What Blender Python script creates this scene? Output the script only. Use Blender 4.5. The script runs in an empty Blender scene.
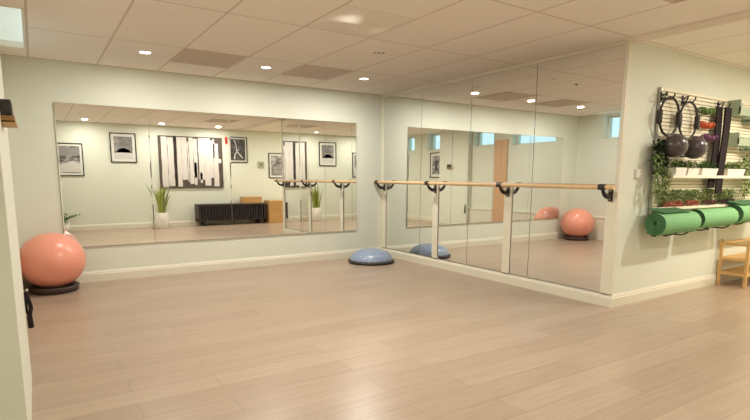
import bpy, math, random
from math import sin, cos, pi, radians
from mathutils import Vector, Matrix
random.seed(7)
sc = bpy.context.scene
col = sc.collection

# ------------------------------------------------------------------ materials
def new_mat(name):
    m = bpy.data.materials.new(name); m.use_nodes = True
    nt = m.node_tree
    return m, nt, nt.nodes['Principled BSDF']

def plain(name, c, rough=.5, metal=0., noise=.06, scale=40., bump=0., coat=0., spec=.5):
    """principled colour with a little procedural variation"""
    m, nt, b = new_mat(name)
    b.inputs['Roughness'].default_value = rough
    b.inputs['Metallic'].default_value = metal
    b.inputs['Specular IOR Level'].default_value = spec
    if coat: b.inputs['Coat Weight'].default_value = coat
    tc = nt.nodes.new('ShaderNodeTexCoord')
    n = nt.nodes.new('ShaderNodeTexNoise'); n.inputs['Scale'].default_value = scale
    n.inputs['Detail'].default_value = 4
    nt.links.new(tc.outputs['Object'], n.inputs['Vector'])
    r = nt.nodes.new('ShaderNodeMix'); r.data_type = 'RGBA'
    r.inputs[6].default_value = (*[max(0, x*(1-noise)) for x in c], 1)
    r.inputs[7].default_value = (*[min(1, x*(1+noise)) for x in c], 1)
    nt.links.new(n.outputs['Fac'], r.inputs[0])
    nt.links.new(r.outputs[2], b.inputs['Base Color'])
    if bump:
        bp = nt.nodes.new('ShaderNodeBump'); bp.inputs['Strength'].default_value = bump
        bp.inputs['Distance'].default_value = .004
        nt.links.new(n.outputs['Fac'], bp.inputs['Height'])
        nt.links.new(bp.outputs['Normal'], b.inputs['Normal'])
    return m

def wood(name, c1, c2, axis='X', rough=.5, scale=14.):
    m, nt, b = new_mat(name)
    b.inputs['Roughness'].default_value = rough
    tc = nt.nodes.new('ShaderNodeTexCoord'); mp = nt.nodes.new('ShaderNodeMapping')
    s = [scale]*3; s['XYZ'.index(axis)] = scale*.07
    mp.inputs['Scale'].default_value = s
    n = nt.nodes.new('ShaderNodeTexNoise'); n.inputs['Scale'].default_value = 1.5; n.inputs['Detail'].default_value = 6
    n.inputs['Distortion'].default_value = .6
    nt.links.new(tc.outputs['Object'], mp.inputs['Vector']); nt.links.new(mp.outputs[0], n.inputs['Vector'])
    cr = nt.nodes.new('ShaderNodeValToRGB')
    cr.color_ramp.elements[0].position = .3; cr.color_ramp.elements[0].color = (*c1, 1)
    cr.color_ramp.elements[1].position = .7; cr.color_ramp.elements[1].color = (*c2, 1)
    nt.links.new(n.outputs['Fac'], cr.inputs[0]); nt.links.new(cr.outputs[0], b.inputs['Base Color'])
    return m

def emit(name, c, s):
    m, nt, b = new_mat(name)
    b.inputs['Base Color'].default_value = (.8, .8, .8, 1)
    b.inputs['Emission Color'].default_value = (*c, 1); b.inputs['Emission Strength'].default_value = s
    return m

M = {}
M['wall'] = plain('wall_paint', (.70, .722, .62), .55, noise=.02, scale=3)
M['trim'] = plain('trim_paint', (.72, .69, .57), .4, noise=.015, scale=5)
M['post'] = plain('post_paint', (.72, .69, .56), .42, noise=.02, scale=8)
M['white'] = plain('white_plastic', (.75, .73, .66), .35, noise=.02)
M['pot_white'] = plain('white_ceramic', (.78, .75, .68), .35, noise=.03)
M['black'] = plain('black_plastic', (.018, .014, .013), .42, noise=.2)
M['black_rubber'] = plain('black_rubber', (.028, .022, .022), .6, noise=.2, bump=.2)
M['dark_brown'] = plain('dark_brown_plastic', (.045, .026, .02), .5, noise=.15)
M['ball'] = plain('coral_vinyl', (.82, .33, .235), .33, noise=.03, scale=6, coat=.25)
M['grey_ball'] = plain('grey_vinyl', (.06, .045, .05), .28, noise=.1, coat=.3)
M['strap'] = plain('black_webbing', (.022, .015, .017), .85, noise=.2, spec=.15)
M['alarm_lens'] = plain('dark_red_lens', (.35, .02, .015), .3)
M['alarm'] = plain('red_plastic', (.6, .03, .02), .4)
M['thermo'] = plain('beige_plastic', (.42, .42, .27), .5)
M['thermo_screen'] = plain('display_grey_green', (.20, .22, .13), .4)
M['mat_green'] = plain('green_foam', (.17, .40, .17), .7, noise=.10, scale=90, bump=.4)
M['mat_dark'] = plain('dark_green_foam', (.05, .15, .06), .75, noise=.12, scale=90, bump=.4)
M['pale_green'] = plain('pale_green_paint', (.30, .37, .26), .5, noise=.02)
M['slat'] = plain('slat_board', (.80, .75, .58), .5, noise=.04, scale=10)
M['groove'] = plain('slat_groove', (.55, .49, .34), .6)
M['soil'] = plain('potting_soil', (.05, .03, .02), .9, noise=.4)
M['leaf'] = plain('leaf_green', (.10, .19, .045), .5, noise=.5, scale=30)
M['leaf_dark'] = plain('leaf_dark_green', (.035, .075, .025), .5, noise=.5, scale=30)
M['leaf_pale'] = plain('leaf_pale_green', (.25, .32, .11), .5, noise=.5, scale=30)
M['leaf_sword'] = plain('leaf_yellow_green', (.30, .34, .07), .45, noise=.5, scale=12)
M['leaf_fern'] = plain('leaf_fern_green', (.05, .16, .03), .5, noise=.3, scale=30)
M['coral'] = plain('coral_petals', (.92, .33, .26), .6, noise=.3)
M['plum'] = plain('plum_petals', (.16, .09, .12), .6, noise=.4)
M['mauve'] = plain('mauve_petals', (.36, .16, .16), .6, noise=.4)
M['band_green'] = plain('green_rubber', (.10, .19, .03), .5)
M['band_orange'] = plain('orange_rubber', (.55, .09, .02), .5)
M['band_purple'] = plain('purple_rubber', (.14, .035, .10), .5)
M['metal'] = plain('brushed_metal', (.55, .53, .5), .35, metal=1)
M['oak'] = wood('oak_rail', (.62, .42, .22), (.74, .53, .31), 'Y', .38)
M['rack_wood'] = wood('bamboo', (.55, .33, .11), (.68, .44, .18), 'X', .45)
M['ply'] = wood('plywood', (.42, .23, .08), (.55, .33, .13), 'X', .5)
M['door'] = wood('door_veneer', (.56, .34, .19), (.66, .42, .25), 'Z', .45)
M['shelf_wood'] = wood('shelf_wood', (.22, .11, .03), (.34, .19, .06), 'Y', .5)
M['canvas_dark'] = plain('canvas_dark_paint', (.085, .062, .05), .7, noise=.5, scale=9)
M['canvas_white'] = plain('canvas_white_paint', (.66, .62, .58), .6, noise=.04, scale=12)
M['frame'] = plain('black_frame', (.02, .014, .012), .4)
M['paper'] = plain('mat_board', (.72, .72, .66), .6, noise=.01)
M['slat_black'] = plain('charcoal_upholstery', (.022, .016, .018), .5, noise=.3)
M['ceiling_white'] = plain('ceiling_metal', (.88, .83, .75), .75, noise=.02)
M['vent'] = plain('vent_metal', (.68, .56, .46), .5, noise=.05)
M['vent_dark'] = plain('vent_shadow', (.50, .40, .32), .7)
M['diffuser'] = emit('fluorescent_diffuser', (.80, 1.0, .88), .33)
M['beam'] = plain('beam_paint', (.80, .71, .62), .5, noise=.02)
M['lens'] = emit('downlight_lens', (1, .93, .80), 9.)

def mirror_mat():
    m, nt, b = new_mat('mirror_silver')
    b.inputs['Metallic'].default_value = 1; b.inputs['Roughness'].default_value = 0.0
    b.inputs['Base Color'].default_value = (.94, .95, .925, 1)
    b.inputs['Specular IOR Level'].default_value = .5
    return m
M['mirror'] = mirror_mat()

def glass_mat():
    m = bpy.data.materials.new('window_glass'); m.use_nodes = True
    nt = m.node_tree; nt.nodes.clear()
    o = nt.nodes.new('ShaderNodeOutputMaterial'); mx = nt.nodes.new('ShaderNodeMixShader')
    t = nt.nodes.new('ShaderNodeBsdfTransparent'); t.inputs[0].default_value = (.92, .97, .97, 1)
    g = nt.nodes.new('ShaderNodeBsdfGlossy'); g.inputs['Roughness'].default_value = .02
    mx.inputs[0].default_value = .08
    nt.links.new(t.outputs[0], mx.inputs[1]); nt.links.new(g.outputs[0], mx.inputs[2])
    nt.links.new(mx.outputs[0], o.inputs[0])
    return m
M['glass'] = glass_mat()

def bosu_mat():
    m, nt, b = new_mat('speckled_blue_rubber')
    b.inputs['Roughness'].default_value = .30; b.inputs['Coat Weight'].default_value = .3
    tc = nt.nodes.new('ShaderNodeTexCoord')
    v = nt.nodes.new('ShaderNodeTexVoronoi'); v.inputs['Scale'].default_value = 26
    cr = nt.nodes.new('ShaderNodeValToRGB')
    cr.color_ramp.elements[0].position = .10; cr.color_ramp.elements[0].color = (.62, .66, .72, 1)
    cr.color_ramp.elements[1].position = .22; cr.color_ramp.elements[1].color = (.24, .31, .44, 1)
    nt.links.new(tc.outputs['Object'], v.inputs['Vector'])
    nt.links.new(v.outputs['Distance'], cr.inputs[0]); nt.links.new(cr.outputs[0], b.inputs['Base Color'])
    return m
M['bosu'] = bosu_mat()

def floor_mat():
    m, nt, b = new_mat('oak_planks')
    tc = nt.nodes.new('ShaderNodeTexCoord')
    def brick(c1, c2, mort):
        k = nt.nodes.new('ShaderNodeTexBrick')
        k.offset = .37; k.offset_frequency = 2; k.squash = 1
        k.inputs['Scale'].default_value = 1
        k.inputs['Brick Width'].default_value = 1.24; k.inputs['Row Height'].default_value = .20
        k.inputs['Mortar Size'].default_value = .0022; k.inputs['Mortar Smooth'].default_value = .3
        k.inputs['Color1'].default_value = (*c1, 1); k.inputs['Color2'].default_value = (*c2, 1)
        k.inputs['Mortar'].default_value = (*mort, 1)
        nt.links.new(tc.outputs['Object'], k.inputs['Vector'])
        return k
    k = brick((.37, .275, .200), (.42, .32, .238), (.28, .20, .14))
    mp = nt.nodes.new('ShaderNodeMapping'); mp.inputs['Scale'].default_value = (1.6, 26, 1)
    nt.links.new(tc.outputs['Object'], mp.inputs['Vector'])
    n = nt.nodes.new('ShaderNodeTexNoise'); n.inputs['Scale'].default_value = 1.2; n.inputs['Detail'].default_value = 7
    n.inputs['Distortion'].default_value = .8
    nt.links.new(mp.outputs[0], n.inputs['Vector'])
    n2 = nt.nodes.new('ShaderNodeTexNoise'); n2.inputs['Scale'].default_value = 1.1; n2.inputs['Detail'].default_value = 2
    nt.links.new(tc.outputs['Object'], n2.inputs['Vector'])
    cr = nt.nodes.new('ShaderNodeValToRGB')
    cr.color_ramp.elements[0].position = .32; cr.color_ramp.elements[0].color = (.80, .78, .76, 1)
    cr.color_ramp.elements[1].position = .68; cr.color_ramp.elements[1].color = (1.08, 1.08, 1.07, 1)
    nt.links.new(n.outputs['Fac'], cr.inputs[0])
    mx = nt.nodes.new('ShaderNodeMix'); mx.data_type = 'RGBA'; mx.blend_type = 'MULTIPLY'; mx.inputs[0].default_value = .50
    nt.links.new(k.outputs['Color'], mx.inputs[6]); nt.links.new(cr.outputs[0], mx.inputs[7])
    nt.links.new(mx.outputs[2], b.inputs['Base Color'])
    b.inputs['Roughness'].default_value = .30
    b.inputs['Specular IOR Level'].default_value = .5
    bp = nt.nodes.new('ShaderNodeBump'); bp.inputs['Strength'].default_value = .35; bp.inputs['Distance'].default_value = .003
    bp.invert = True
    nt.links.new(k.outputs['Fac'], bp.inputs['Height'])
    bp2 = nt.nodes.new('ShaderNodeBump'); bp2.inputs['Strength'].default_value = .10; bp2.inputs['Distance'].default_value = .003
    nt.links.new(n.outputs['Fac'], bp2.inputs['Height']); nt.links.new(bp.outputs[0], bp2.inputs['Normal'])
    nt.links.new(bp2.outputs[0], b.inputs['Normal'])
    return m
M['floor'] = floor_mat()

def ceil_mat(name, w, h):
    m, nt, b = new_mat(name)
    tc = nt.nodes.new('ShaderNodeTexCoord')
    k = nt.nodes.new('ShaderNodeTexBrick'); k.offset = 0; k.squash = 1
    k.inputs['Scale'].default_value = 1
    k.inputs['Brick Width'].default_value = w; k.inputs['Row Height'].default_value = h
    k.inputs['Mortar Size'].default_value = .0095; k.inputs['Mortar Smooth'].default_value = .1
    k.inputs['Color1'].default_value = (.95, .89, .82, 1); k.inputs['Color2'].default_value = (.965, .91, .84, 1)
    k.inputs['Mortar'].default_value = (.72, .62, .53, 1)
    nt.links.new(tc.outputs['Object'], k.inputs['Vector'])
    n = nt.nodes.new('ShaderNodeTexNoise'); n.inputs['Scale'].default_value = 120; n.inputs['Detail'].default_value = 3
    nt.links.new(tc.outputs['Object'], n.inputs['Vector'])
    nt.links.new(k.outputs['Color'], b.inputs['Base Color'])
    b.inputs['Roughness'].default_value = .8
    bp = nt.nodes.new('ShaderNodeBump'); bp.inputs['Strength'].default_value = .15; bp.inputs['Distance'].default_value = .002
    nt.links.new(n.outputs['Fac'], bp.inputs['Height']); nt.links.new(bp.outputs[0], b.inputs['Normal'])
    return m
M['ceil'] = ceil_mat('ceiling_tiles', .636, 1.322)

def photo_mat(name, seed, lo, hi, scale):
    m, nt, b = new_mat(name)
    tc = nt.nodes.new('ShaderNodeTexCoord'); mp = nt.nodes.new('ShaderNodeMapping')
    mp.inputs['Location'].default_value = (seed*3.1, seed*1.7, seed); mp.inputs['Scale'].default_value = (scale, scale, scale*1.6)
    n = nt.nodes.new('ShaderNodeTexNoise'); n.inputs['Scale'].default_value = 1; n.inputs['Detail'].default_value = 6
    nt.links.new(tc.outputs['Object'], mp.inputs['Vector']); nt.links.new(mp.outputs[0], n.inputs['Vector'])
    cr = nt.nodes.new('ShaderNodeValToRGB')
    cr.color_ramp.elements[0].position = .35; cr.color_ramp.elements[0].color = (lo, lo*.93, lo*.92, 1)
    cr.color_ramp.elements[1].position = .65; cr.color_ramp.elements[1].color = (hi, hi*.96, hi*.94, 1)
    nt.links.new(n.outputs['Fac'], cr.inputs[0]); nt.links.new(cr.outputs[0], b.inputs['Base Color'])
    b.inputs['Roughness'].default_value = .35
    return m

# ------------------------------------------------------------------ mesh builder
class MB:
    def __init__(s): s.v = []; s.f = []; s.sm = []
    def add(s, vs, fs, smooth=False):
        o = len(s.v); s.v += [tuple(v) for v in vs]
        for f in fs: s.f.append([o+i for i in f]); s.sm.append(smooth)
    def box(s, x0, x1, y0, y1, z0, z1, T=None):
        vs = [(x0,y0,z0),(x1,y0,z0),(x1,y1,z0),(x0,y1,z0),(x0,y0,z1),(x1,y0,z1),(x1,y1,z1),(x0,y1,z1)]
        if T is not None: vs = [T @ Vector(v) for v in vs]
        s.add(vs, [(0,3,2,1),(4,5,6,7),(0,1,5,4),(1,2,6,5),(2,3,7,6),(3,0,4,7)])
        return s
    def tube(s, pts, r, n=10, cap=True):
        pts = [Vector(p) for p in pts]; rs = r if isinstance(r, (list, tuple)) else [r]*len(pts)
        rings = []; up = None
        for i, p in enumerate(pts):
            d = (pts[min(i+1, len(pts)-1)] - pts[max(i-1, 0)]).normalized()
            if up is None:
                up = Vector((0,0,1)) if abs(d.z) < .9 else Vector((1,0,0))
            a = d.cross(up)
            if a.length < 1e-5: a = d.orthogonal()
            a.normalize(); b = a.cross(d).normalized(); up = b
            rings.append([p + rs[i]*(cos(2*pi*k/n)*a + sin(2*pi*k/n)*b) for k in range(n)])
        vs = [v for rr in rings for v in rr]; fs = []
        for i in range(len(pts)-1):
            for k in range(n):
                fs.append((i*n+k, i*n+(k+1)%n, (i+1)*n+(k+1)%n, (i+1)*n+k))
        s.add(vs, fs, True)
        if cap:
            s.add(rings[0], [tuple(range(n))]); s.add(rings[-1], [tuple(reversed(range(n)))])
        return s
    def lathe(s, prof, n=32, T=None, smooth=True):
        """prof: list of (r,z) about local z"""
        vs = []; fs = []
        for r, z in prof:
            for k in range(n):
                a = 2*pi*k/n; v = Vector((r*cos(a), r*sin(a), z)); vs.append(T @ v if T is not None else v)
        for i in range(len(prof)-1):
            for k in range(n):
                fs.append((i*n+k, i*n+(k+1)%n, (i+1)*n+(k+1)%n, (i+1)*n+k))
        s.add(vs, fs, smooth)
        return s
    def sphere(s, c, r, n=32, m=18, sz=1.):
        prof = [(max(1e-4, r*sin(pi*i/m)), -r*sz*cos(pi*i/m)) for i in range(m+1)]
        return s.lathe(prof, n, Matrix.Translation(c))
    def torus(s, R, r, T, n=40, k=10):
        vs = []; fs = []
        for i in range(n):
            a = 2*pi*i/n
            for j in range(k):
                b = 2*pi*j/k
                vs.append(T @ Vector(((R+r*cos(b))*cos(a), (R+r*cos(b))*sin(a), r*sin(b))))
        for i in range(n):
            for j in range(k):
                fs.append((i*k+j, ((i+1)%n)*k+j, ((i+1)%n)*k+(j+1)%k, i*k+(j+1)%k))
        s.add(vs, fs, True); return s
    def leaf(s, base, d, L, w, nrm=None, droop=.25):
        d = Vector(d).normalized()
        side = d.cross(Vector(nrm) if nrm is not None else Vector((0,0,1)))
        if side.length < 1e-3: side = d.orthogonal()
        side.normalize(); up = side.cross(d)
        b = Vector(base); t = b + d*L - Vector((0,0,1))*droop*L
        m = b + d*L*.5 + up*L*.06
        m0 = b + d*L*.2
        s.add([b, m0+side*w*.35, m+side*w*.5, t, m-side*w*.5, m0-side*w*.35, m+up*-.08*w],
              [(0,1,6),(1,2,6),(2,3,6),(3,4,6),(4,5,6),(5,0,6)], True)
        return s
    def build(s, name, mat, parent=None, bevel=0., seg=2):
        me = bpy.data.meshes.new(name); me.from_pydata(s.v, [], s.f)
        me.materials.append(mat)
        for p, q in zip(me.polygons, s.sm): p.use_smooth = q
        me.update()
        o = bpy.data.objects.new(name, me); col.objects.link(o)
        if parent is not None: o.parent = parent
        if bevel:
            b = o.modifiers.new('bevel', 'BEVEL'); b.width = bevel; b.segments = seg; b.limit_method = 'ANGLE'; b.angle_limit = radians(50)
        return o

def tag(o, label, cat, group=None):
    o['label'] = label; o['category'] = cat
    if group: o['group'] = group
    return o
def thing(name, label, cat, loc=(0,0,0), rz=0, group=None):
    o = bpy.data.objects.new(name, None); col.objects.link(o); o.empty_display_size = .1
    o.location = loc; o.rotation_euler = (0, 0, rz)
    return tag(o, label, cat, group)
def struct(o):
    o['kind'] = 'structure'; return o
def dup(root, loc, rz=None, label=None):
    r = root.copy(); col.objects.link(r); r.location = loc
    if rz is not None: r.rotation_euler = (0, 0, rz)
    if label: r['label'] = label
    for ch in list(root.children):
        c = ch.copy(); col.objects.link(c); c.parent = r
        for g in ch.children:
            d = g.copy(); col.objects.link(d); d.parent = c
    return r

# ------------------------------------------------------------------ dimensions
H = 2.44; R = -3.915; XL = -4.79; XN = -4.660; YN = -3.07; L = -6.9; XE = 5.6; BB = .124
# ------------------------------------------------------------------ shell
struct(MB().box(-5.3, XE+.2, L-.2, .2, -.1, 0).build('floor', M['floor']))
ce = MB()
hx0, hx1, hy0, hy1 = -.27, -.03, 7.932-1.89, 7.932-.45
ce.box(hx1, 10.6, .6, 8.1, 0, .1).box(-.8, hx0, .6, 8.1, 0, .1).box(hx0, hx1, .6, hy0, 0, .1).box(hx0, hx1, hy1, 8.1, 0, .1).box(hx0, hx1, hy0, hy1, .09, .1)
c = ce.build('ceiling', M['ceil']); struct(c)
# local x runs along world +x from the grid line at -4.51, local y runs along world -y
c.matrix_world = Matrix(((1,0,0,-4.51-.0),(0,1,0,-7.932),(0,0,1,H),(0,0,0,1)))

struct(MB().box(-5.1, XE, 0, .12, 0, H).build('wall_back', M['wall']))
struct(MB().box(0, .12, R, 0, 0, H).build('wall_right', M['wall']))
struct(MB().box(.12, XE, R, R+.12, 0, H).build('wall_side', M['wall']))
struct(MB().box(XE, XE+.12, L, R+.12, 0, H).build('wall_end', M['wall']))
struct(MB().box(-5.0, XE+.12, L-.12, L, 0, H).build('wall_front', M['wall']))

def wall_holes(mb, x0, x1, y0, y1, holes):
    y = y0
    for a, b, z0, z1 in sorted(holes):
        mb.box(x0, x1, y, a, 0, H); mb.box(x0, x1, a, b, 0, z0); mb.box(x0, x1, a, b, z1, H); y = b
    mb.box(x0, x1, y, y1, 0, H)
wins = [(XL, -1.72, -.56, 1.96, 2.40), (XL, -3.0, -2.27, 1.99, 2.37), (XL, -4.83, -4.15, 1.97, 2.41), (XL, -5.95, -5.44, 1.98, 2.40)]
wl = MB()
wall_holes(wl, XL-.28, XL, L, 0, [w[1:] for w in wins])
wl.box(XL, XN, -4.16, YN, 0, H)
struct(wl.build('wall_left', M['wall']))
for i, (xf, a, b, z0, z1) in enumerate(wins):
    xg = xf-.16
    f = MB(); t = .035
    f.box(xg-.02, xg+.02, a, b, z0, z0+t).box(xg-.02, xg+.02, a, b, z1-t, z1)
    f.box(xg-.02, xg+.02, a, a+t, z0+t, z1-t).box(xg-.02, xg+.02, b-t, b, z0+t, z1-t)
    fo = f.build('window_%d' % (i+1), M['white']); struct(fo)
    MB().box(xg-.004, xg+.004, a+t, b-t, z0+t, z1-t).build('pane', M['glass'], fo)

# door on the left wall
dm = MB().box(XL, XL+.03, -2.24, -1.84, .005, 2.10)
d = dm.build('door_1', M['door'], None, .004); struct(d)
hm = MB().tube([(XL+.03, -1.90, 1.0), (XL+.075, -1.90, 1.0)], .009).tube([(XL+.072, -1.905, 1.0), (XL+.072, -2.0, 1.0)], .009)
hm.build('door_handle', M['metal'], d)

# baseboards
def baseboard(name, a, b, face, axis, sgn, th=.018, z=BB, ka=0, kb=0):
    """axis: running axis; face = plane position; sgn = direction into the room"""
    prof = [(0, 0), (th, 0), (th, z*.70), (th*.78, z*.74), (th*.72, z*.86), (th*.42, z*.93), (th*.30, z), (0, z)]
    vs = []; n = len(prof)
    for t0, kk in ((a, ka), (b, kb)):
        for q, zz in prof:
            t = t0+kk*q
            vs.append((t, face+sgn*q, zz) if axis == 'x' else (face+sgn*q, t, zz))
    fs = [(i, (i+1) % n, n+(i+1) % n, n+i) for i in range(n)] + [tuple(range(n)), tuple(range(2*n-1, n-1, -1))]
    mb = MB(); mb.add(vs, fs)
    return struct(mb.build(name, M['trim']))
baseboard('baseboard_back', XL+.02, -.052, 0, 'x', -1, .02)
baseboard('baseboard_right', R, 0, 0, 'y', -1, .052, ka=-.02/.052)
baseboard('baseboard_side', 0, XE, R, 'x', -1, .02, ka=-.052/.02)
baseboard('baseboard_left', L+.02, -4.16, XL, 'y', 1, .018)
baseboard('baseboard_front', XL, XE, L, 'x', 1, .02)
baseboard('baseboard_end', L, R, XE, 'y', -1, .02)
# trims
struct(MB().box(-.045, 0, R, 0, 2.405, H).build('trim_1', M['trim'], None, .004))
struct(MB().box(-.115, .055, L, R-.0, 2.418, H).build('trim_2', M['beam'], None, .003))
struct(MB().box(-.04, 0, R, R+.035, BB, 2.405).build('trim_3', M['trim']))
struct(MB().box(-.036, 0, -.035, 0, BB, 2.405).build('trim_4', M['trim']))
struct(MB().box(XL, XL+.03, YN, -2.26, 0, .43).box(XL, XL+.045, YN, -2.26, .43, .455).box(XL, XL+.03, -1.82, 0, 0, .43).box(XL, XL+.045, -1.82, 0, .43, .455).build('trim_5', M['trim'], None, .003))
# barre posts
post_y = [-.062, -1.30, -2.585, -3.862]
post_w = [.10, .11, .115, .115]
for i, (y, w) in enumerate(zip(post_y, post_w)):
    struct(MB().box(-.048, -.0355, max(y-w/2, R+.0), min(y+w/2, 0), BB-.0, 1.115).build('trim_%d' % (6+i), M['post'], None, .003))

# ------------------------------------------------------------------ mirrors
def panel(name, w, h, label, group, bev=.009, dep=.0006, th=.006):
    """local: x width, z height, front faces -y"""
    r = w/2
    o = [(-r, 0), (r, 0), (r, h), (-r, h)]; i = [(-r+bev, bev), (r-bev, bev), (r-bev, h-bev), (-r+bev, h-bev)]
    vs = [(x, -th, z) for x, z in i] + [(x, -th+dep, z) for x, z in o] + [(x, 0, z) for x, z in o]
    fs = [(0,1,2,3)] + [(4+k, 4+(k+1)%4, (k+1)%4, k) for k in range(4)] + [(8+k, 8+(k+1)%4, 4+(k+1)%4, 4+k) for k in range(4)] + [(11,10,9,8)]
    mb = MB(); mb.add(vs, fs)
    return tag(mb.build(name, M['mirror']), label, 'mirror', group)
bx = [-4.323, -3.375, -2.42, -1.435, -.512]
TILT = -.0027
YAW = [.0016, -.0043, 0., 0.]
bl = ['frameless mirror panel on the back wall directly behind the coral ball, leftmost of four',
      'frameless back wall mirror panel reflecting the large striped black and white painting',
      'frameless back wall mirror panel reflecting the wooden boxes and beige thermostat',
      'frameless back wall mirror panel nearest the room corner, reflecting the barre']
for i in range(4):
    w = bx[i+1]-bx[i]-.002
    o = panel('wall_mirror', w, 1.585, bl[i], 'mirror panels on the back wall')
    o.location = ((bx[i]+bx[i+1])/2, -.010, .413); o.rotation_euler = (TILT, 0, YAW[i])
ry = [-.036, -.955, -1.925, -2.905, -3.878]
rl = ['full-height mirror panel on the right wall beside the corner, behind the blue balance dome',
      'full-height right wall mirror panel, second from the corner, reflecting a framed picture',
      'full-height right wall mirror panel reflecting the wooden door, third from the corner',
      'full-height right wall mirror panel reflecting the whole coral ball, nearest the outer corner']
for i in range(4):
    w = ry[i]-ry[i+1]-.006
    o = panel('full_height_mirror', w, 2.405-BB-.002, rl[i], 'mirror panels on the right wall', .0015, .0005)
    o.location = (-.029, (ry[i]+ry[i+1])/2, BB+.001); o.rotation_euler = (0, 0, -pi/2)

# ------------------------------------------------------------------ barre
bt = thing('ballet_barre', 'long oak ballet barre on black brackets along the mirrored right wall', 'barre', (0, 0, 0))
MB().tube([(-.19, -.012, 1.140), (-.19, -3.965, 1.140)], .0225, 16).build('rail', M['oak'], bt)
for y in [-.085, -1.30, -2.585, -3.85]:
    b = MB()
    z0 = 1.07
    b.box(-.060, -.0485, y-.020, y+.020, z0-.062, z0+.045)
    arm = [(-.054, y, z0-.012), (-.095, y, z0-.022), (-.135, y, z0-.010), (-.165, y, z0+.014), (-.183, y, z0+.042), (-.188, y, z0+.052)]
    b.tube(arm, [.024, .024, .022, .018, .015, .014], 10)
    br = b.build('bracket', M['black'], bt)
    T = Matrix.Translation((-.19, y+.0, 1.140)) @ Matrix.Rotation(pi/2, 4, 'X')
    MB().lathe([(.0226, -.034), (.028, -.034), (.028, .034), (.0226, .034)], 20, T, False).build('clamp', M['black'], br)
    for dz in (-.045, .03):
        MB().tube([(-.060, y, z0+dz), (-.0635, y, z0+dz)], .007, 10).build('screw', M['metal'], br)

# ------------------------------------------------------------------ ball in the corner
bc = (-4.46, -.35)
t = thing('ball_stand', 'dark brown ring-shaped stand under the coral exercise ball', 'ball stand', (bc[0], bc[1], 0))
MB().lathe([(.150, .0), (.205, .0), (.222, .012), (.232, .062), (.222, .072), (.196, .064), (.150, .036), (.146, .012), (.150, 0)], 48).build('ring', M['dark_brown'], t)
for k in range(6):
    a = k*pi/3+.3
    MB().tube([(.214*cos(a), .214*sin(a), .028), (.2285*cos(a), .2285*sin(a), .030)], .007, 8).build('rivet', M['black'], t)
t = thing('exercise_ball', 'large coral pink exercise ball resting in the back left corner', 'exercise ball', (bc[0], bc[1], .332))
bm_ = MB()
prof = []
rr = .305
for i in range(49):
    a = pi*i/48; z = -cos(a); r = sin(a)
    k = 1 + (.004*cos(z*58) if abs(z) < .75 else 0)
    prof.append((max(1e-4, rr*r*k*1.025), rr*z*.955))
bm_.lathe(prof, 64).build('ball_skin', M['ball'], t)
a = radians(62)
MB().tube([(-.18, .0, .205), (-.187, 0, .213)], .012, 12).build('plug', M['white'], t)

# ------------------------------------------------------------------ balance dome
t = thing('balance_trainer', 'speckled blue balance dome trainer on a black base, on the floor by the room corner', 'balance trainer', (-.57, -.52, 0))
MB().lathe([(.001, .012), (.28, .012), (.30, .0), (.322, .004), (.332, .016), (.332, .032), (.320, .040), (.30, .040)], 64).build('base', M['black_rubber'], t)
pr = []
for i in range(25):
    a = (pi/2)*i/24
    pr.append((max(1e-4, .312*cos(a)**.92), .036+.165*sin(a)))
MB().lathe(pr, 64).build('dome', M['bosu'], t)
MB().torus(.314, .006, Matrix.Translation((0, 0, .041)), 64, 8).build('rim', M['black_rubber'], t)

# ------------------------------------------------------------------ near left wall: shelf with box, hanging strap
t = thing('wall_shelf', 'small stained wooden ledge on the near left wall, cut by the picture edge', 'shelf', (XN, -3.71, 1.448))
MB().box(0, .052, -.11, .09, .018, .041).build('board', M['shelf_wood'], t, .003)
MB().box(0, .058, -.11, .09, 0, .012).build('lip', M['ply'], t, .003)
MB().box(0, .030, -.10, .08, .012, .018).build('bracket', M['black'], t)
t = thing('speaker_box', 'small black box standing on the wooden ledge at the left edge', 'box', (XN, -3.71, 1.490))
MB().box(.003, .043, -.10, .075, 0, .07).build('case', M['black'], t, .004)
MB().box(.043, .045, -.085, .06, .01, .06).build('front_panel', M['dark_brown'], t)
t = thing('hanging_strap', 'black webbing strap with grip hanging low on the left wall end beside the coral ball', 'strap', (XN, -3.11, .548))
MB().tube([(0, 0, .0), (.016, 0, 0), (.020, 0, .012)], .006, 8).build('hook', M['white'], t)
s = MB()
s.tube([(.010, 0, .004), (.016, .0, -.03), (.028, .005, -.085), (.030, .005, -.105), (.022, .004, -.145), (.020, 0, -.155)], [.008, .010, .011, .011, .010, .010], 8)
s.tube([(.010, -.004, .0), (.008, -.006, -.06), (.009, -.004, -.12), (.018, 0, -.155)], .007, 8)
s.build('webbing', M['strap'], t)
MB().tube([(.019, 0, -.150), (.022, 0, -.222)], [.014, .015], 12).build('grip', M['strap'], t)

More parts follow.
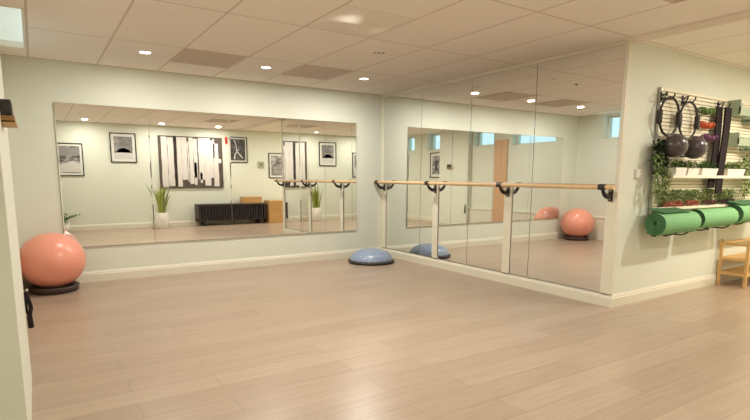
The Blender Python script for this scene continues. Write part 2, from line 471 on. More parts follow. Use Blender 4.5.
# ------------------------------------------------------------------ ceiling fittings
def downlight(x, y, power, label, first=[None]):
    if first[0] is None:
        t = thing('downlight', label, 'ceiling light', (x, y, H), 0, 'recessed ceiling downlights')
        MB().lathe([(.052, -.001), (.055, -.006), (.072, -.005), (.078, 0)], 32).build('ring', M['white'], t)
        MB().lathe([(1e-4, -.003), (.053, -.003)], 32).build('lens', M['lens'], t)
        first[0] = t
    else:
        dup(first[0], (x, y, H), 0, label)
    ld = bpy.data.lights.new('downlight_lamp', 'AREA'); ld.shape = 'DISK'; ld.size = .10
    ld.energy = power; ld.color = (1, .95, .86)
    lo = bpy.data.objects.new('downlight_lamp', ld); col.objects.link(lo); lo.location = (x, y, H-.012)
for x, y, pw_, lab in [(-3.53, -.93, 15, 'round recessed ceiling downlight, leftmost of the three above the back wall'),
                  (-2.26, -.93, 15, 'round recessed ceiling downlight between the two brown vents'),
                  (-.985, -.98, 25, 'round recessed ceiling downlight nearest the room corner, right of the vents'),
                  (-3.53, -6.25, 12, 'round ceiling downlight near the opposite wall, reflected above the two framed photographs'),
                  (-2.05, -6.25, 12, 'round ceiling downlight near the opposite wall, reflected above the left of the striped painting'),
                  (-.75, -6.25, 19, 'round ceiling downlight near the opposite wall, reflected above the right of the striped painting'),
                  (-2.70, -3.55, 44, 'added unseen ceiling downlight behind the air deflector, out of frame at the top'),  # added out of view to brighten the room evenly
                  (1.3, -5.4, 30, 'added unseen ceiling downlight out of frame on the right side'),  # this and the next: unseen fill lamps added on the right
                  (3.2, -5.4, 30, 'added unseen ceiling downlight far out of frame on the right side')]:
    downlight(x, y, pw_, lab)

t = thing('fluorescent_panel', 'cool white fluorescent ceiling panel at the top left corner', 'ceiling light', (-4.66, -1.17, H))
MB().box(-.119, .119, -.719, .719, .055, .062).build('diffuser', M['diffuser'], t)
f = MB()
f.box(.119, .140, -.74, .74, -.006, 0).box(-.130, -.119, -.74, .74, -.006, 0).box(-.119, .119, -.74, -.719, -.006, 0).box(-.119, .119, .719, .74, -.006, 0)
f.build('frame', M['ceiling_white'], t)

def vent(x, y, label, first=[None]):
    if first[0] is None:
        t = thing('ceiling_vent', label, 'vent', (x, y, H), 0, 'brown ceiling return vents')
        f = MB(); a = .31; b = .335
        f.box(-a, a, -b, -b+.02, -.008, 0).box(-a, a, b-.02, b, -.008, 0).box(-a, -a+.02, -b+.02, b-.02, -.008, 0).box(a-.02, a, -b+.02, b-.02, -.008, 0)
        f.build('frame', M['vent'], t)
        g = MB()
        for i in range(22):
            yy = -b+.03+i*(2*b-.06)/21
            g.box(-a+.02, a-.02, yy-.009, yy+.009, -.007, -.003)
        g.build('grille', M['vent'], t)
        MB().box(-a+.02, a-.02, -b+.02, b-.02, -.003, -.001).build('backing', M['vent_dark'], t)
        first[0] = t
    else: dup(first[0], (x, y, H), 0, label)
vent(-2.92, -.985, 'brown square ceiling grille, left of the two along the back wall')
vent(-1.648, -.985, 'brown square ceiling grille nearer the room corner')
vent(-1.02, -4.97, 'brown square ceiling grille at the top edge, toward the right')

# curved air deflector
t = thing('air_deflector', 'pale curved air deflector on a ceiling diffuser at the top middle', 'air diffuser', (-2.29, -3.005, H))
MB().box(-.31, .31, -.325, .325, -.006, 0).build('plate', M['ceiling_white'], t, .003)
mb = MB(); n = 28; vs = []; fs = []
for jy in range(n+1):
    for ix in range(n+1):
        x = -.30+.60*ix/n; y = -.315+.63*jy/n
        y0 = .10*sin(pi*x/.26)
        win = max(0, 1-(x/.30)**4)*max(0, 1-(y/.315)**4)
        h = win*(.055*math.exp(-((y-y0)/.10)**2)+.018*math.exp(-((y-y0+.20)/.07)**2))
        vs.append((x, y, -.0062-h))
for jy in range(n):
    for ix in range(n):
        q = jy*(n+1)+ix; fs.append((q, q+n+1, q+n+2, q+1))
mb.add(vs, fs, True); mb.build('scoop', M['ceiling_white'], t)
MB().lathe([(1e-4, -.024), (.03, -.022), (.036, -.014), (.036, -.006)], 20, Matrix.Translation((-.22, -.05, 0))).build('knob', M['vent'], t)

t = thing('ceiling_speaker', 'small recessed ceiling fitting with three black slots, right of the air diffuser', 'ceiling fitting', (-1.596, -2.24, H))
MB().lathe([(1e-4, -.004), (.055, -.004), (.062, 0)], 28).build('plate', M['ceiling_white'], t)
for k in (-1, 0, 1):
    MB().lathe([(1e-4, -.007), (.014, -.0065), (.016, -.004)], 12, Matrix.Translation((k*.036, -k*.022, 0))).build('slot', M['black'], t)
t = tag(MB().lathe([(1e-4, -.007), (.032, -.006), (.038, 0)], 28).build('sprinkler_cover', M['ceiling_white']), 'small flat round sprinkler cap in the ceiling, toward the mirrored wall', 'sprinkler cap')
t.location = (-1.03, -2.33, H)
t2 = t.copy(); col.objects.link(t2); t2.location = (-3.57, -2.36, H); t2['label'] = 'small flat round sprinkler cap in the ceiling, above the leftmost downlight'

# ------------------------------------------------------------------ opposite wall (behind the camera)
def picture(w, h, label, seed, lo, hi, mat_w=.05, scale=7, loc=(0,0,0), rz=pi, fr=.022):
    """local: faces -y, centre at origin; rz=pi makes it face +y"""
    t = thing('framed_photograph', label, 'picture', loc, rz, 'black framed photographs')
    f = MB(); a = w/2; b = h/2
    f.box(-a, a, -.022, 0, -b, -b+fr).box(-a, a, -.022, 0, b-fr, b).box(-a, -a+fr, -.022, 0, -b+fr, b-fr).box(a-fr, a, -.022, 0, -b+fr, b-fr)
    f.build('frame', M['frame'], t)
    MB().box(-a+fr, a-fr, -.010, -.002, -b+fr, b-fr).build('mat_board', M['paper'], t)
    q = fr+mat_w
    pr = MB().box(-a+q, a-q, -.012, -.010, -b+q, b-q).build('print', photo_mat('print_%d' % seed, seed, lo, hi, scale), t)
    return t, pr, a-q, b-q
YF = L+.001
def opp(X, Z):
    k = .9855
    return (-4.555+(X+4.555)*k, YF, 1.228+(Z-1.228)*k)
tA, pA, a, b = picture(.53, .73, 'black framed photograph of a street, leftmost in the back wall mirror', 1, .05, .55, .045, 8, opp(-3.82, 1.60))
tB, pB, a, b = picture(.56, .68, 'black framed photograph of a domed hill, reflected left of the striped painting', 2, .16, .34, .06, 5, opp(-2.70, 1.90))
# hill shape in picture B (local, on the print)
n = 18
def ridge(pr, pts, name, mat):
    mb = MB(); k = len(pts)
    vs = [(x, -.0135, z) for x, z in pts]
    mb.add(vs, [tuple(range(k))]); mb.build(name, mat, pr)
M['tone_dark'] = plain('print_dark_tone', (.05, .045, .045), .4, noise=.5, scale=60)
M['tone_light'] = plain('print_light_tone', (.60, .57, .55), .4, noise=.25, scale=60)
M['tone_mid'] = plain('print_mid_tone', (.25, .235, .23), .4, noise=.4, scale=60)
ridge(pB, [(-a, -b), (a, -b), (a, -b*.45), (-a, -b*.45)], 'foreground', M['tone_light'])
hill = [(a*(.95*(i/n*2-1)), -b*.42 + b*.55*(1-(i/n*2-1)**2)) for i in range(n+1)]
ridge(pB, hill, 'hill', M['tone_mid'])
ridge(pB, [(x*.9, -b*.42+(z+b*.42)*.72) for x, z in hill], 'arch', M['tone_light'])
ridge(pB, [(-a*.85, -b*.40), (a*.7, -b*.40), (a*.5, -b*.12), (0, -b*.2), (-a*.6, -b*.15)], 'shade', M['tone_dark'])
ridge(pA, [(-.2, -.28), (.2, -.28), (.2, -.12), (-.05, -.02), (-.2, -.1)], 'road', M['tone_light'])
ridge(pA, [(-.2, .10), (.2, .08), (.2, .27), (-.2, .27)], 'facade', M['tone_mid'])
tC, pC, a, b = picture(.50, .66, 'black framed dark print with a white curving line, right of the striped painting', 3, .03, .12, .03, 6, opp(.06, 1.94))
mb = MB(); mb.tube([(.10, -.013, .25), (.05, -.013, .12), (.03, -.013, -.05), (-.06, -.013, -.14), (-.12, -.013, -.22)], [.012, .010, .014, .022, .012], 6)
mb.tube([(-.02, -.013, .02), (.08, -.013, -.12), (.10, -.013, -.24)], [.010, .014, .02], 6)
mb.build('white_line', M['tone_light'], pC)
tD, pD, a, b = picture(.56, .68, 'black framed misty forest photograph beside the beige thermostat', 4, .10, .50, .05, 9, opp(1.20, 1.54))
mb = MB()
for k in range(9):
    x = -a+.02+k*(2*a-.04)/8; h = b*(.1+random.random()*.7)
    mb.box(x-.012, x+.012, -.0135, -.012, -b, -b+h+b*.6)
mb.build('trees', M['tone_mid'], pD)
# left wall pictures face +x : local -y -> world +x  => rz = +pi/2
tE, pE, a, b = picture(.52, .68, 'black framed figure print on the left wall, reflected twice above the barre', 5, .06, .50, .07, 12, (XL+.001, -4.44, 1.56), pi/2)
ridge(pE, [(-.05, -.15), (.07, -.18), (.05, -.04), (.09, .10), (.02, .14), (-.04, .02)], 'figure', M['tone_dark'])
tF, pF, a, b = picture(.52, .68, 'black framed print on the left wall, only its edge shows in the mirror corner', 6, .08, .45, .07, 10, (XL+.001, -5.97, 1.57), pi/2)

# striped painting
t = thing('striped_painting', 'large canvas of white vertical drips over black and brown, reflected in the back wall mirror', 'painting', opp(-1.22, 1.585), pi)
W_, H_ = 1.55, 1.27
MB().box(-W_/2, W_/2, -.035, 0, -H_/2, H_/2).build('canvas', M['canvas_dark'], t, .003)
# measured left to right in the mirror = world +x = local -x
def strip(mb, u0, u1, v0, v1):
    x0 = -(-W_/2+W_*u0); x1 = -(-W_/2+W_*u1)
    n = 10; vs = []
    lx = [x0+random.uniform(-.005, .005) for _ in range(n+1)]; rx = [x1+random.uniform(-.005, .005) for _ in range(n+1)]
    z0 = H_/2-H_*v0; z1 = H_/2-H_*v1
    for i in range(n+1):
        z = z0+(z1-z0)*i/n
        vs += [(lx[i], -.0375, z), (rx[i], -.0375, z)]
    mb.add(vs, [(2*i, 2*i+1, 2*i+3, 2*i+2) for i in range(n)])
mb = MB()
for u0, u1, v0, v1 in [(.04, .13, .02, .985), (.135, .225, .03, .96), (.275, .345, .02, .97), (.345, .43, .02, .84), (.435, .455, .1, .88),
                       (.46, .525, .02, .92), (.53, .59, .04, .80), (.535, .575, .5, .94), (.61, .70, .02, .84), (.625, .66, .7, .90),
                       (.70, .80, .02, .955), (.80, .845, .06, .80), (.85, .93, .12, .97), (.93, .975, .42, .50), (.845, .87, .03, .4)]:
    strip(mb, u0, u1, v0, v1)
mb.build('white_paint', M['canvas_white'], t)
mb = MB()
strip(mb, .225, .272, .0, .10); strip(mb, .235, .262, .1, .97)
mb.build('black_paint', M['black'], t)

# alarm, thermostat, switches
t = thing('fire_alarm', 'small red fire alarm strobe high on the opposite wall, at the mirror seam', 'fire alarm', opp(-.32, 2.17), pi)
MB().box(-.028, .028, -.035, 0, -.085, .085).build('case', M['alarm'], t, .006)
MB().box(-.020, .020, -.045, -.035, -.05, .02).build('strobe', M['alarm_lens'], t, .004)
t = thing('thermostat', 'beige square thermostat on the opposite wall between two framed photographs', 'thermostat', opp(.69, 1.56), pi)
MB().box(-.085, .085, -.03, 0, -.085, .085).build('case', M['thermo'], t, .006)
MB().box(-.045, .045, -.032, -.03, -.035, .045).build('screen', M['thermo_screen'], t)
t = thing('light_switch', 'white double light switch on the left wall above the small wooden ledge', 'light switch', (XN, -3.67, 1.755), pi/2)
MB().box(-.045, .045, -.006, 0, -.085, .085).build('plate', M['white'], t, .003)
for s_ in (-1, 1): MB().box(s_*.022-.010, s_*.022+.010, -.012, -.006, -.03, .03).build('rocker', M['white'], t, .002)

# plants on the floor by the opposite wall
def sword_plant(x, y, lab, lab2):
    t = thing('snake_plant', lab, 'plant', (x, y, .335))
    mb = MB()
    for k in range(30):
        a = random.uniform(0, 2*pi); r = random.uniform(.01, .11); h = random.uniform(.40, .74)
        lean = random.uniform(.05, .34); w = random.uniform(.055, .08)
        b0 = Vector((r*cos(a), r*sin(a), .0)); ax = Vector((cos(a+1.3), sin(a+1.3), 0))
        vs = []; n = 7
        for i in range(n+1):
            u = i/n; c_ = b0+Vector((cos(a)*lean*u*u*h, sin(a)*lean*u*u*h, h*u))
            ww = w*(.6+.7*u-1.25*u**3) if u < 1 else .002
            tw = ax*cos(u*.5)+Vector((-ax.y, ax.x, 0))*sin(u*.5)
            vs += [c_-tw*ww*.5, c_+Vector((cos(a), sin(a), 0))*.004, c_+tw*ww*.5]
        fs = []
        for i in range(n):
            q = 3*i; fs += [(q, q+1, q+4, q+3), (q+1, q+2, q+5, q+4)]
        mb.add(vs, fs, True)
    mb.build('leaves', M['leaf_sword'], t)
    p = thing('plant_pot', lab2, 'pot', (x, y, 0))
    MB().lathe([(1e-4, 0), (.142, 0), (.150, .01), (.156, .37), (.151, .375), (.144, .37), (.139, .33)], 40).build('body', M['pot_white'], p)
    MB().lathe([(1e-4, .331), (.140, .331)], 32).build('soil', M['soil'], p)
sword_plant(-2.12, L+.42, 'snake plant with tall upright pale green leaves, reflected under the striped painting', 'white round pot holding the snake plant')
t = thing('palm_plant', 'leafy green palm whose fronds peep in at the left edge of the mirror', 'plant', (-4.08, -6.42, .22))
mb = MB()
for k in range(14):
    a = 2*pi*k/14+.2; e = random.uniform(.35, 1.1)
    dr = Vector((cos(a)*cos(e), sin(a)*cos(e), sin(e))); L2 = random.uniform(.28, .42)
    pts = [dr*L2*u+Vector((0, 0, -.12*u*u)) for u in (0, .25, .5, .75, 1)]
    for q in range(1, 5):
        for sgn in (-1, 1):
            sd = dr.cross(Vector((0, 0, 1))).normalized()*sgn
            mb.leaf(pts[q], (sd*.9+dr*.9), .13, .03)
    mb.tube(pts, .004, 5)
mb.build('fronds', M['leaf_fern'], t)
p = thing('plant_pot', 'white pot of the leafy green palm, out of view below the mirror edge', 'pot', (-4.08, -6.42, 0))
MB().lathe([(1e-4, 0), (.10, 0), (.125, .22), (.118, .22), (.112, .20)], 32).build('body', M['pot_white'], p)
MB().lathe([(1e-4, .198), (.113, .198)], 24).build('soil', M['soil'], p)

# slatted bench
t = thing('slatted_bench', 'long low black slatted bench on short legs against the opposite wall, reflected below the painting', 'bench', (-.34, L+.24, 0))
bw = .92
MB().box(-bw, bw, -.20, .20, .49, .54).build('top', M['slat_black'], t, .008)
MB().box(-bw, bw, -.17, .17, .12, .15).build('rail', M['slat_black'], t)
mb = MB(); 
k = 25
for i in range(k):
    x = -bw+.05+i*(2*bw-.10)/(k-1)
    o = MB().box(x-.022, x+.022, .155, .185, .14, .495).build('slat', M['slat_black'], t, .006)
for s_ in (-1, 1):
    MB().box(s_*(bw-.012)-.012, s_*(bw-.012)+.012, -.18, .18, .10, .49).build('end_panel', M['dark_brown'], t)
    MB().box(s_*(bw-.16)-.02, s_*(bw-.16)+.02, -.15, .17, 0, .13).build('leg', M['slat_black'], t)
MB().box(-bw+.03, bw-.03, -.16, -.14, .12, .49).build('back_panel', M['slat_black'], t)
# plywood boxes
def crate(loc, sx, sy, sz, lab):
    t = thing('plywood_box', lab, 'box', loc, 0, 'plywood boxes')
    th = .018
    MB().box(-sx/2, sx/2, sy/2-th, sy/2, 0, sz).build('front_panel', M['ply'], t, .002)
    MB().box(-sx/2, sx/2, -sy/2, -sy/2+th, 0, sz).build('back_panel', M['ply'], t, .002)
    for s_ in (-1, 1):
        xx = s_*(sx/2-th/2)
        MB().box(xx-th/2, xx+th/2, -sy/2+th, sy/2-th, 0, sz).build('side_panel', M['ply'], t)
    MB().box(-sx/2+th, sx/2-th, -sy/2+th, sy/2-th, sz-th, sz).build('lid', M['ply'], t)
crate((.22, L+.24, .54), .50, .30, .17, 'plywood box lying on top of the black slatted bench')
crate((.93, L+.30, 0), .60, .40, .60, 'larger plywood box on the floor at the end of the bench')

# ------------------------------------------------------------------ pegboard wall
YB = R-.030
t = thing('slat_wall_board', 'white slatted wall board carrying the exercise gear, right of the mirrored corner', 'wall board', (.50, R, .735))
BW, BH = 2.9, 1.345
MB().box(0, BW, -.014, 0, 0, BH).build('backing', M['groove'], t)
mb = MB(); k = 38
for i in range(k):
    z = i*BH/k
    mb.box(.006, BW-.006, -.030, -.014, z+.004, z+BH/k-.004)
mb.build('slats', M['slat'], t)
MB().box(-.012, 0, -.034, 0, 0, BH).build('edge_strip', M['metal'], t)

def hook(x, z, lab, first=[None]):
    if first[0] is None:
        t = thing('double_hook', lab, 'hook', (x, YB, z), 0, 'black double hooks on the slat board')
        MB().box(-.02, .02, -.008, 0, -.04, .04).build('plate', M['black'], t)
        for s_ in (-1, 1):
            MB().tube([(0, -.006, .0), (s_*.035, -.035, -.012), (s_*.065, -.07, -.005), (s_*.075, -.085, .025), (s_*.066, -.088, .040)], .007, 8).build('prong', M['black'], t)
            MB().tube([(s_*.012, -.006, .02), (s_*.035, -.02, .052), (s_*.055, -.025, .050), (s_*.058, -.02, .03)], .006, 8).build('scroll', M['black'], t)
        first[0] = t
    else: dup(first[0], (x, YB, z), 0, lab)
hook(.50, 1.975, 'black scroll hook holding the left exercise ring')
hook(.89, 1.975, 'black scroll hook holding the right exercise ring')
hook(1.62, 1.975, 'black scroll hook holding the long black straps')

def ring(x, z, lab, first=[None]):
    if first[0] is None:
        t = thing('exercise_ring', lab, 'exercise ring', (x, -3.99, z), radians(-4), 'black exercise rings on hooks')
        T = Matrix.Rotation(pi/2, 4, 'X') @ Matrix.Diagonal((.93, 1.08, 1, 1))
        MB().torus(.165, .011, T, 48, 10).build('hoop', M['black'], t)
        for s_ in (-1, 1):
            MB().lathe([(1e-4, -.065), (.020, -.065), (.025, -.05), (.026, .05), (.020, .065), (1e-4, .065)], 20, Matrix.Translation((s_*.152, 0, -.01))).build('grip', M['black_rubber'], t)
        first[0] = t
    else: dup(first[0], (x, -3.99, z), radians(-4), lab)
ring(.585, 1.808, 'black exercise ring with padded grips, left one of the pair on the slat board')
ring(.945, 1.793, 'black exercise ring with padded grips, right one of the pair on the slat board')

def small_ball(x, z, lab, first=[None]):
    if first[0] is None:
        t = thing('small_exercise_ball', lab, 'exercise ball', (x, -4.075, z), 0, 'dark grey balls on the slat board')
        MB().sphere((0, 0, 0), .112, 40, 24).build('ball_skin', M['grey_ball'], t)
        MB().tube([(.02, -.109, .02), (.021, -.114, .021)], .010, 12).build('plug', M['black'], t)
        first[0] = t
    else: dup(first[0], (x, -4.075, z), 0, lab)
small_ball(.57, 1.53, 'dark grey glossy ball below the left exercise ring')
small_ball(.94, 1.525, 'dark grey glossy ball below the right exercise ring')
def cradle(x, z, lab, first=[None]):
    if first[0] is None:
        t = thing('ball_cradle', lab, 'bracket', (x, YB, z), 0, 'black wire ball cradles')
        MB().torus(.075, .006, Matrix.Translation((0, -.125, 0)), 32, 8).build('wire_ring', M['black'], t)
        MB().tube([(0, 0, 0), (0, -.05, 0)], .007, 8).build('stem', M['black'], t)
        first[0] = t
    else: dup(first[0], (x, YB, z), 0, lab)
cradle(.57, 1.445, 'black wire cradle under the left dark grey ball')
cradle(.94, 1.44, 'black wire cradle under the right dark grey ball')

def coil(x, z, w, m, lab, name):
    t = thing('resistance_band', lab, 'resistance band', (x, YB, z), 0, 'coiled resistance bands on pegs')
    pts = []; n = 110; turns = 8
    for i in range(n+1):
        u = i/n; a = 2*pi*turns*u
        pts.append((w*(u-.5), -.055+.026*cos(a)+.005*sin(a*.37), .024*sin(a)+.008*sin(u*9)))
    MB().tube(pts, .0085, 8).build('coil', m, t)
    MB().tube([(-w/2-.01, -.03, .0), (w/2+.01, -.03, 0)], .006, 8).build('bar', M['metal'], t)
    for s_ in (-1, 1):
        MB().tube([(s_*w*.42, 0, 0), (s_*w*.42, -.03, 0)], .006, 8).build('post', M['metal'], t)
coil(1.27, 1.905, .26, M['band_green'], 'green coiled resistance band, topmost on the slat board', 'g')
coil(1.28, 1.765, .27, M['band_orange'], 'orange red coiled resistance band, middle one on the slat board', 'o')
coil(1.38, 1.64, .26, M['band_purple'], 'dark purple coiled resistance band, lowest on the slat board', 'p')

t = thing('exercise_strap', 'long black exercise straps hanging from the right hook on the slat board', 'strap', (1.60, YB-.075, 1.965))
for k, (dx, l, w, dy) in enumerate([(-.085, .84, .125, .012), (.035, .90, .135, -.015)]):
    vs = []; n = 12
    mb = MB()
    for i in range(n):
        u0 = i/n; u1 = (i+1)/n
        off0 = dx+.02*sin(u0*4+k); off1 = dx+.02*sin(u1*4+k)
        z0 = -l*u0; z1 = -l*u1
        mb.add([(off0-w/2, dy-.008, z0), (off0+w/2, dy-.008, z0), (off1+w/2, dy-.008, z1), (off1-w/2, dy-.008, z1),
                (off0-w/2, dy+.008, z0), (off0+w/2, dy+.008, z0), (off1+w/2, dy+.008, z1), (off1-w/2, dy+.008, z1)],
               [(0,3,2,1), (4,5,6,7), (0,4,7,3), (1,2,6,5)] + ([(0,1,5,4)] if i == 0 else []) + ([(3,7,6,2)] if i == n-1 else []))
    mb.build('webbing', M['strap'], t)

# planter shelf
t = thing('planter_shelf', 'narrow white shelf across the slat board holding white planters', 'shelf', (.62, YB, 1.225))
MB().box(0, 2.2, -.11, 0, 0, .018).build('board', M['trim'], t, .003)
MB().box(0, 2.2, -.115, -.105, 0, .03).build('lip', M['trim'], t, .002)
def sprig(mb, n, sx, sy, h, ll, lw, up=.6):
    for k in range(n):
        b = (random.uniform(-sx, sx), random.uniform(-sy, sy), random.uniform(0, h))
        a = random.uniform(0, 2*pi)
        mb.leaf(b, (cos(a), sin(a)*.8, random.uniform(-.1, 1)*up), ll*random.uniform(.6, 1.2), lw*random.uniform(.7, 1.2))
pots = [(.80, .21, 'leaf', 'white planter box at the left end of the slat board shelf', 'small leafy green plant in the leftmost shelf planter'),
        (1.04, .22, 'leaf_pale', 'white planter box second from the left on the slat board shelf', 'pale feathery plant in the second shelf planter'),
        (1.38, .34, 'leaf', 'long white planter box beside the hanging black straps', 'green plant in the long planter beside the straps'),
        (1.98, .42, 'leaf_pale', 'white planter box on the shelf right of the black straps', 'pale leafy plant in the planter right of the straps')]
for x, w, lm, l1, l2 in pots:
    t = thing('planter_box', l1, 'planter', (x, YB-.055, 1.243), 0, 'white planters on the shelf')
    a = w/2; b = .045; hh = .085
    vs = [(-a*.9, -b*.75, 0), (a*.9, -b*.75, 0), (a*.9, b*.75, 0), (-a*.9, b*.75, 0), (-a, -b, hh), (a, -b, hh), (a, b, hh), (-a, b, hh)]
    mb = MB(); mb.add(vs, [(0,3,2,1), (0,1,5,4), (1,2,6,5), (2,3,7,6), (3,0,4,7)]); mb.build('body', M['pot_white'], t)
    MB().box(-a*.96, a*.96, -b*.94, b*.94, hh-.012, hh-.006).build('soil', M['soil'], t)
    t = thing('potted_plant', l2, 'plant', (x, YB-.055, 1.243+hh-.006), 0, 'plants in the shelf planters')
    mb = MB(); sprig(mb, int(w*420), a*.9, .03, .06, .06, .022, 1.)
    mb.build('leaves', M[lm], t)
    mb = MB()
    for k in range(6): mb.tube([(random.uniform(-a*.7, a*.7), random.uniform(-.02, .02), 0), (random.uniform(-a*.8, a*.8), random.uniform(-.03, .03), .07)], .003, 5)
    mb.build('stems', M['leaf_dark'], t)

# trailing plants
def trailing(x, z, w, drop, lab, lm_top, lm_vine, bush):
    t = thing('trailing_plant', lab, 'plant', (x, YB-.01, z), 0, 'trailing plants on the slat board')
    mb = MB()
    for k in range(bush):
        a = random.uniform(0, 2*pi)
        b = (random.uniform(-w*.42, w*.42), -random.uniform(.01, .06), random.uniform(-.20, .13))
        mb.leaf(b, (cos(a), -abs(sin(a)), random.uniform(-.3, .9)), random.uniform(.05, .09), random.uniform(.02, .035))
    mb.build('crown', M[lm_top], t)
    mb = MB(); st = MB()
    for v in range(12):
        x0 = -w/2+w*(v+.5)/12+random.uniform(-.02, .02); l = drop*random.uniform(.7, 1.0)
        pts = [(x0+.03*sin(v*2+u*5), -.05-.03*sin(u*3), -l*u) for u in [i/8 for i in range(9)]]
        st.tube(pts, .0022, 5)
        for i in range(26):
            u = random.random(); k = min(7, int(u*8)); p0 = Vector(pts[k]).lerp(Vector(pts[k+1]), u*8-k)
            a = random.uniform(0, 2*pi)
            mb.leaf(p0, (cos(a), -abs(sin(a))*.8, random.uniform(-.8, .2)), random.uniform(.03, .05), random.uniform(.02, .032))
    mb.build('leaves', M[lm_vine], t); st.build('stems', M['leaf_dark'], t)
trailing(.47, 1.45, .26, .47, 'trailing plant with a dark bushy crown at the left edge of the slat board', 'leaf_dark', 'leaf_pale', 300)
trailing(2.36, 1.46, .36, .46, 'trailing plant with pale leaves at the right edge of the picture', 'leaf', 'leaf_pale', 60)

# lower flower planters
t = thing('trough_shelf', 'pale narrow trough along the slat board above the green mats', 'planter', (.52, YB, .912))
MB().box(0, 2.1, -.052, 0, 0, .012).build('board', M['slat'], t, .003)
MB().box(0, 2.1, -.056, -.052, 0, .030).build('lip', M['slat'], t, .002)
segs = [(.80, .42, 'coral', 'coral flowers at the left of the trough above the mats', 230), (1.18, .30, 'coral', 'coral flowers second from the left in the trough', 170),
        (1.54, .32, 'mauve', 'mauve pink flowers in the trough below the black straps', 170), (1.96, .40, 'plum', 'dark plum flowers at the right of the trough', 220)]
for x, w, m, lab, k in segs:
    t = thing('flowering_plant', lab, 'flowers', (x, YB-.026, .926), 0, 'flowering plants in the trough')
    mb = MB()
    for i in range(k*3):
        a = random.uniform(0, 2*pi)
        mb.leaf((random.uniform(-w/2, w/2), random.uniform(-.015, .02), random.uniform(.02, .18)), (cos(a), sin(a), random.uniform(-.1, .8)), random.uniform(.025, .045), .018)
    mb.build('leaves', M['leaf_pale'], t)
    mb = MB()
    for i in range(k*2):
        a = random.uniform(0, 2*pi)
        mb.leaf((random.uniform(-w*.42, w*.42), -.012+random.uniform(-.012, .015), random.uniform(.012, .065)), (cos(a), -abs(sin(a)), random.uniform(.0, .8)), .026, .022)
    mb.build('petals', M[m], t)

# pale green wall boxes
def pocket(x, z, w, h, dpt, lab, side):
    t = thing('wall_cube_shelf', lab, 'wall shelf', (x, YB, z), 0, 'pale green wall shelves')
    th = .014
    MB().box(0, w, -dpt, 0, 0, th).build('bottom_panel', M['pale_green'], t)
    MB().box(0, w, -.012, 0, th, h).build('back_panel', M['pale_green'], t)
    xx = 0 if side < 0 else w-th
    MB().box(xx, xx+th, -dpt, -.012, th, h).build('side_panel', M['pale_green'], t)
    MB().box(0, w, -dpt, -dpt+.012, th, h*.55).build('front_panel', M['pale_green'], t)
pocket(1.83, 1.90, .34, .16, .13, 'pale green wall shelf beside the right hook, upper left of four', -1)
pocket(2.20, 1.84, .40, .17, .13, 'pale green wall shelf at the right picture edge, upper one', 1)
pocket(1.87, 1.58, .32, .14, .13, 'pale green wall shelf just right of the black straps, lower one', -1)
pocket(2.22, 1.54, .38, .15, .13, 'pale green wall shelf at the right picture edge, lower one', 1)

# rolled mats on pegs
YM = -4.085
def rolled_mat(x0, z, ln, r, flap, lab):
    t = thing('rolled_mat', lab, 'exercise mat', (x0, YM, z), 0, 'rolled green mats on the wall')
    th = .010; turns = 6.5; n = 150; r0 = .026
    prof = []
    for i in range(n+1):
        u = i/n; a = 2*pi*turns*u; q = r0+(r-r0)*u
        prof.append((q*cos(a+2.3), q*sin(a+2.3)))
    ex = prof[-1]
    mb = MB(); vs = []; fs = []
    for x in (0, ln):
        for i, (py, pz) in enumerate(prof):
            l = math.hypot(py, pz); k = (l-th*.8)/l
            vs.append((x, py, pz)); vs.append((x, py*k, pz*k))
    m = 2*(n+1)
    for i in range(n):
        fs.append((2*i, 2*i+2, m+2*i+2, m+2*i))           # outer
        fs.append((2*i+1, m+2*i+1, m+2*i+3, 2*i+3))       # inner
    fs.append((2*n, m+2*n, m+2*n+1, 2*n+1))
    mb.add(vs, fs, False)
    mb.build('roll', M['mat_green'], t)
    for e in (0, 1):                                     # the spiral edges of the roll
        eb = MB(); eb.add(vs[e*m:(e+1)*m], [((2*i, 2*i+1, 2*i+3, 2*i+2) if e == 0 else (2*i, 2*i+2, 2*i+3, 2*i+1)) for i in range(n)])
        eb.build('rolled_edge', M['mat_dark'], t)
    # darker inner windings: two end discs set into the roll
    for x in (.012, ln-.012):
        MB().lathe([(r0, 0), (r-.018, 0)], 40, Matrix.Translation((x, 0, 0)) @ Matrix.Rotation(pi/2, 4, 'Y')).build('inner_winding', M['mat_dark'], t)
    if flap:
        y0, z0 = 0.0, r
        f = MB()
        pts = [(-.055, r*.93), (.0, r+.003), (.05, r+.008), (.095, r+.022)]
        vs = []; fs = []
        for x in (.03, ln*.80):
            for py, pz in pts: vs += [(x, py, pz), (x, py, pz+.010)]
        k = 2*len(pts)
        for i in range(len(pts)-1):
            fs += [(2*i, 2*i+2, k+2*i+2, k+2*i), (2*i+1, k+2*i+1, k+2*i+3, 2*i+3), (2*i, 2*i+1, 2*i+3, 2*i+2), (k+2*i, k+2*i+2, k+2*i+3, k+2*i+1)]
        fs += [(0, k, k+1, 1), (k-2, k-1, 2*k-1, 2*k-2)]
        f.add(vs, fs); f.build('loose_end', M['mat_dark'], t)
    return t
rolled_mat(.315, .795, .66, .112, True, 'rolled green exercise mat at the left end, its spiral end facing the room')
rolled_mat(1.06, .815, .74, .106, False, 'rolled green exercise mat in the middle of the three')
rolled_mat(1.90, .835, .80, .110, True, 'rolled green exercise mat at the right, cut by the picture edge')
def peg(x, z, lab, first=[None]):
    if first[0] is None:
        t = thing('mat_hook', lab, 'hook', (x, R, z+.0105), 0, 'black hooks under the rolled mats')
        MB().box(-.014, .014, -.036, 0, -.03, .03).build('plate', M['black'], t)
        MB().tube([(0, -.03, 0), (0, -.10, .0), (0, -.17, .0), (0, -.205, .012), (0, -.235, .034)], .007, 8).build('arm', M['black'], t)
        first[0] = t
    else: dup(first[0], (x, R, z), 0, lab)
peg(.60, .665, 'black hook under the left end of the left green mat')
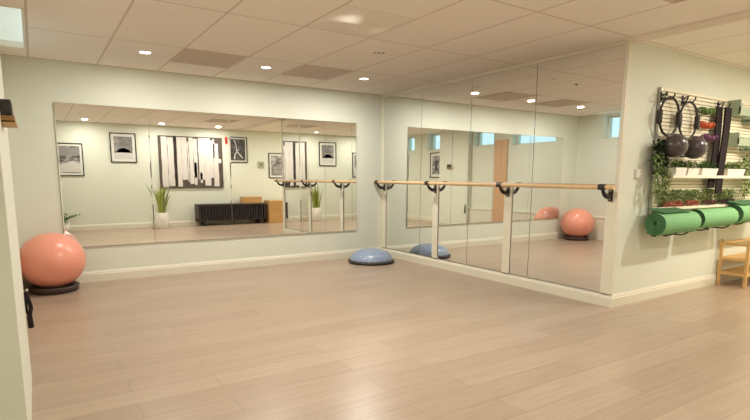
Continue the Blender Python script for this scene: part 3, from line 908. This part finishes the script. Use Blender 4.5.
peg(.82, .665, 'black hook under the right end of the left green mat')
peg(1.20, .69, 'black hook under the left end of the middle green mat')
peg(1.68, .69, 'black hook under the right end of the middle green mat')
peg(2.05, .715, 'black hook under the left end of the right green mat')

# switch on the wall edge
t = thing('wall_outlet', 'small white wall control plate between the mirrored corner and the slat board', 'wall control', (.255, R, 1.265))
MB().box(-.055, .055, -.022, 0, -.042, .042).build('case', M['white'], t, .004)
MB().lathe([(1e-4, .0), (.006, 0)], 12, Matrix.Translation((.012, -.0225, .022)) @ Matrix.Rotation(pi/2, 4, 'X')).build('indicator', M['black'], t)

# bamboo rack
t = thing('bamboo_rack', 'low three-tier bamboo rack with slatted shelves at the right edge of the floor', 'rack', (2.03, -4.09, 0))
RL = .85
for x in (0, RL):
    for y, lean in ((-.135, .0), (.135, 0)):
        MB().box(x-.015, x+.015, y-.015, y+.015, 0, .535 if y > 0 else .53).build('leg', M['rack_wood'], t, .003)
for k, z in enumerate((.13, .30, .475)):
    for y in (-.135, .135):
        MB().box(.015, RL-.015, y-.010, y+.010, z, z+.028).build('rail', M['rack_wood'], t, .002)
    for x in (0, RL):
        MB().box(x-.009, x+.009, -.12, .12, z, z+.028).build('side_rail', M['rack_wood'], t, .002)
    if k < 2:
        mb = MB()
        for i in range(6):
            y = -.100+i*.040
            mb.box(.015, RL-.015, y-.014, y+.014, z+.010, z+.020)
        mb.build('shelf_slats', M['rack_wood'], t)

# ------------------------------------------------------------------ lighting
w = bpy.data.worlds.new('sky'); sc.world = w; w.use_nodes = True
bg = w.node_tree.nodes['Background']; bg.inputs[0].default_value = (.66, .90, 1, 1); bg.inputs[1].default_value = 1.1

def spot(name, loc, to, e, size, blend, c, r=.04):
    ld = bpy.data.lights.new(name, 'SPOT'); ld.energy = e; ld.spot_size = radians(size); ld.spot_blend = blend; ld.color = c; ld.shadow_soft_size = r
    o = bpy.data.objects.new(name, ld); col.objects.link(o); o.location = loc
    o.rotation_euler = (Vector(to)-Vector(loc)).to_track_quat('-Z', 'Y').to_euler()
spot('track_spot', (2.2, -5.3, 2.38), (1.9, -3.95, .85), 56, 80, 1., (1, .82, .56), .12)
# unseen warm lamps added in the lobby, filling the room from the right
for x, y in ((4.6, -6.2), (4.6, -4.8)):
    ld = bpy.data.lights.new('lobby_fill_lamp', 'AREA'); ld.shape = 'DISK'; ld.size = .3; ld.energy = 18; ld.color = (1, .82, .58)
    o = bpy.data.objects.new('lobby_fill_lamp', ld); col.objects.link(o); o.location = (x, y, H-.02)

# ------------------------------------------------------------------ camera
f_px, ppy, yaw, pitch, roll = 516.862, 254.43, .578873, .150296, .0055959
C = Vector((-4.55511, -6.71603, 1.22804))
F = Vector((sin(yaw)*cos(pitch), cos(yaw)*cos(pitch), -sin(pitch)))
Rt = Vector((cos(yaw), -sin(yaw), 0)); U = Rt.cross(F)
R2 = cos(roll)*Rt+sin(roll)*U; U2 = -sin(roll)*Rt+cos(roll)*U
cd = bpy.data.cameras.new('camera'); cam = bpy.data.objects.new('camera', cd); col.objects.link(cam)
cd.sensor_width = 36; cd.lens = f_px/750*36; cd.shift_y = (ppy-210)/750; cd.clip_start = .01
B = -F
cam.matrix_world = Matrix(((R2.x, U2.x, B.x, C.x), (R2.y, U2.y, B.y, C.y), (R2.z, U2.z, B.z, C.z), (0, 0, 0, 1)))
sc.camera = cam

sc.view_settings.view_transform = 'Standard'; sc.view_settings.look = 'None'
sc.view_settings.exposure = 0.32; sc.view_settings.gamma = 1
sc.view_settings.use_curve_mapping = False
sc.cycles.max_bounces = 14; sc.cycles.diffuse_bounces = 6; sc.cycles.glossy_bounces = 8
sc.cycles.caustics_reflective = False; sc.cycles.sample_clamp_indirect = 6
sc.cycles.use_denoising = True
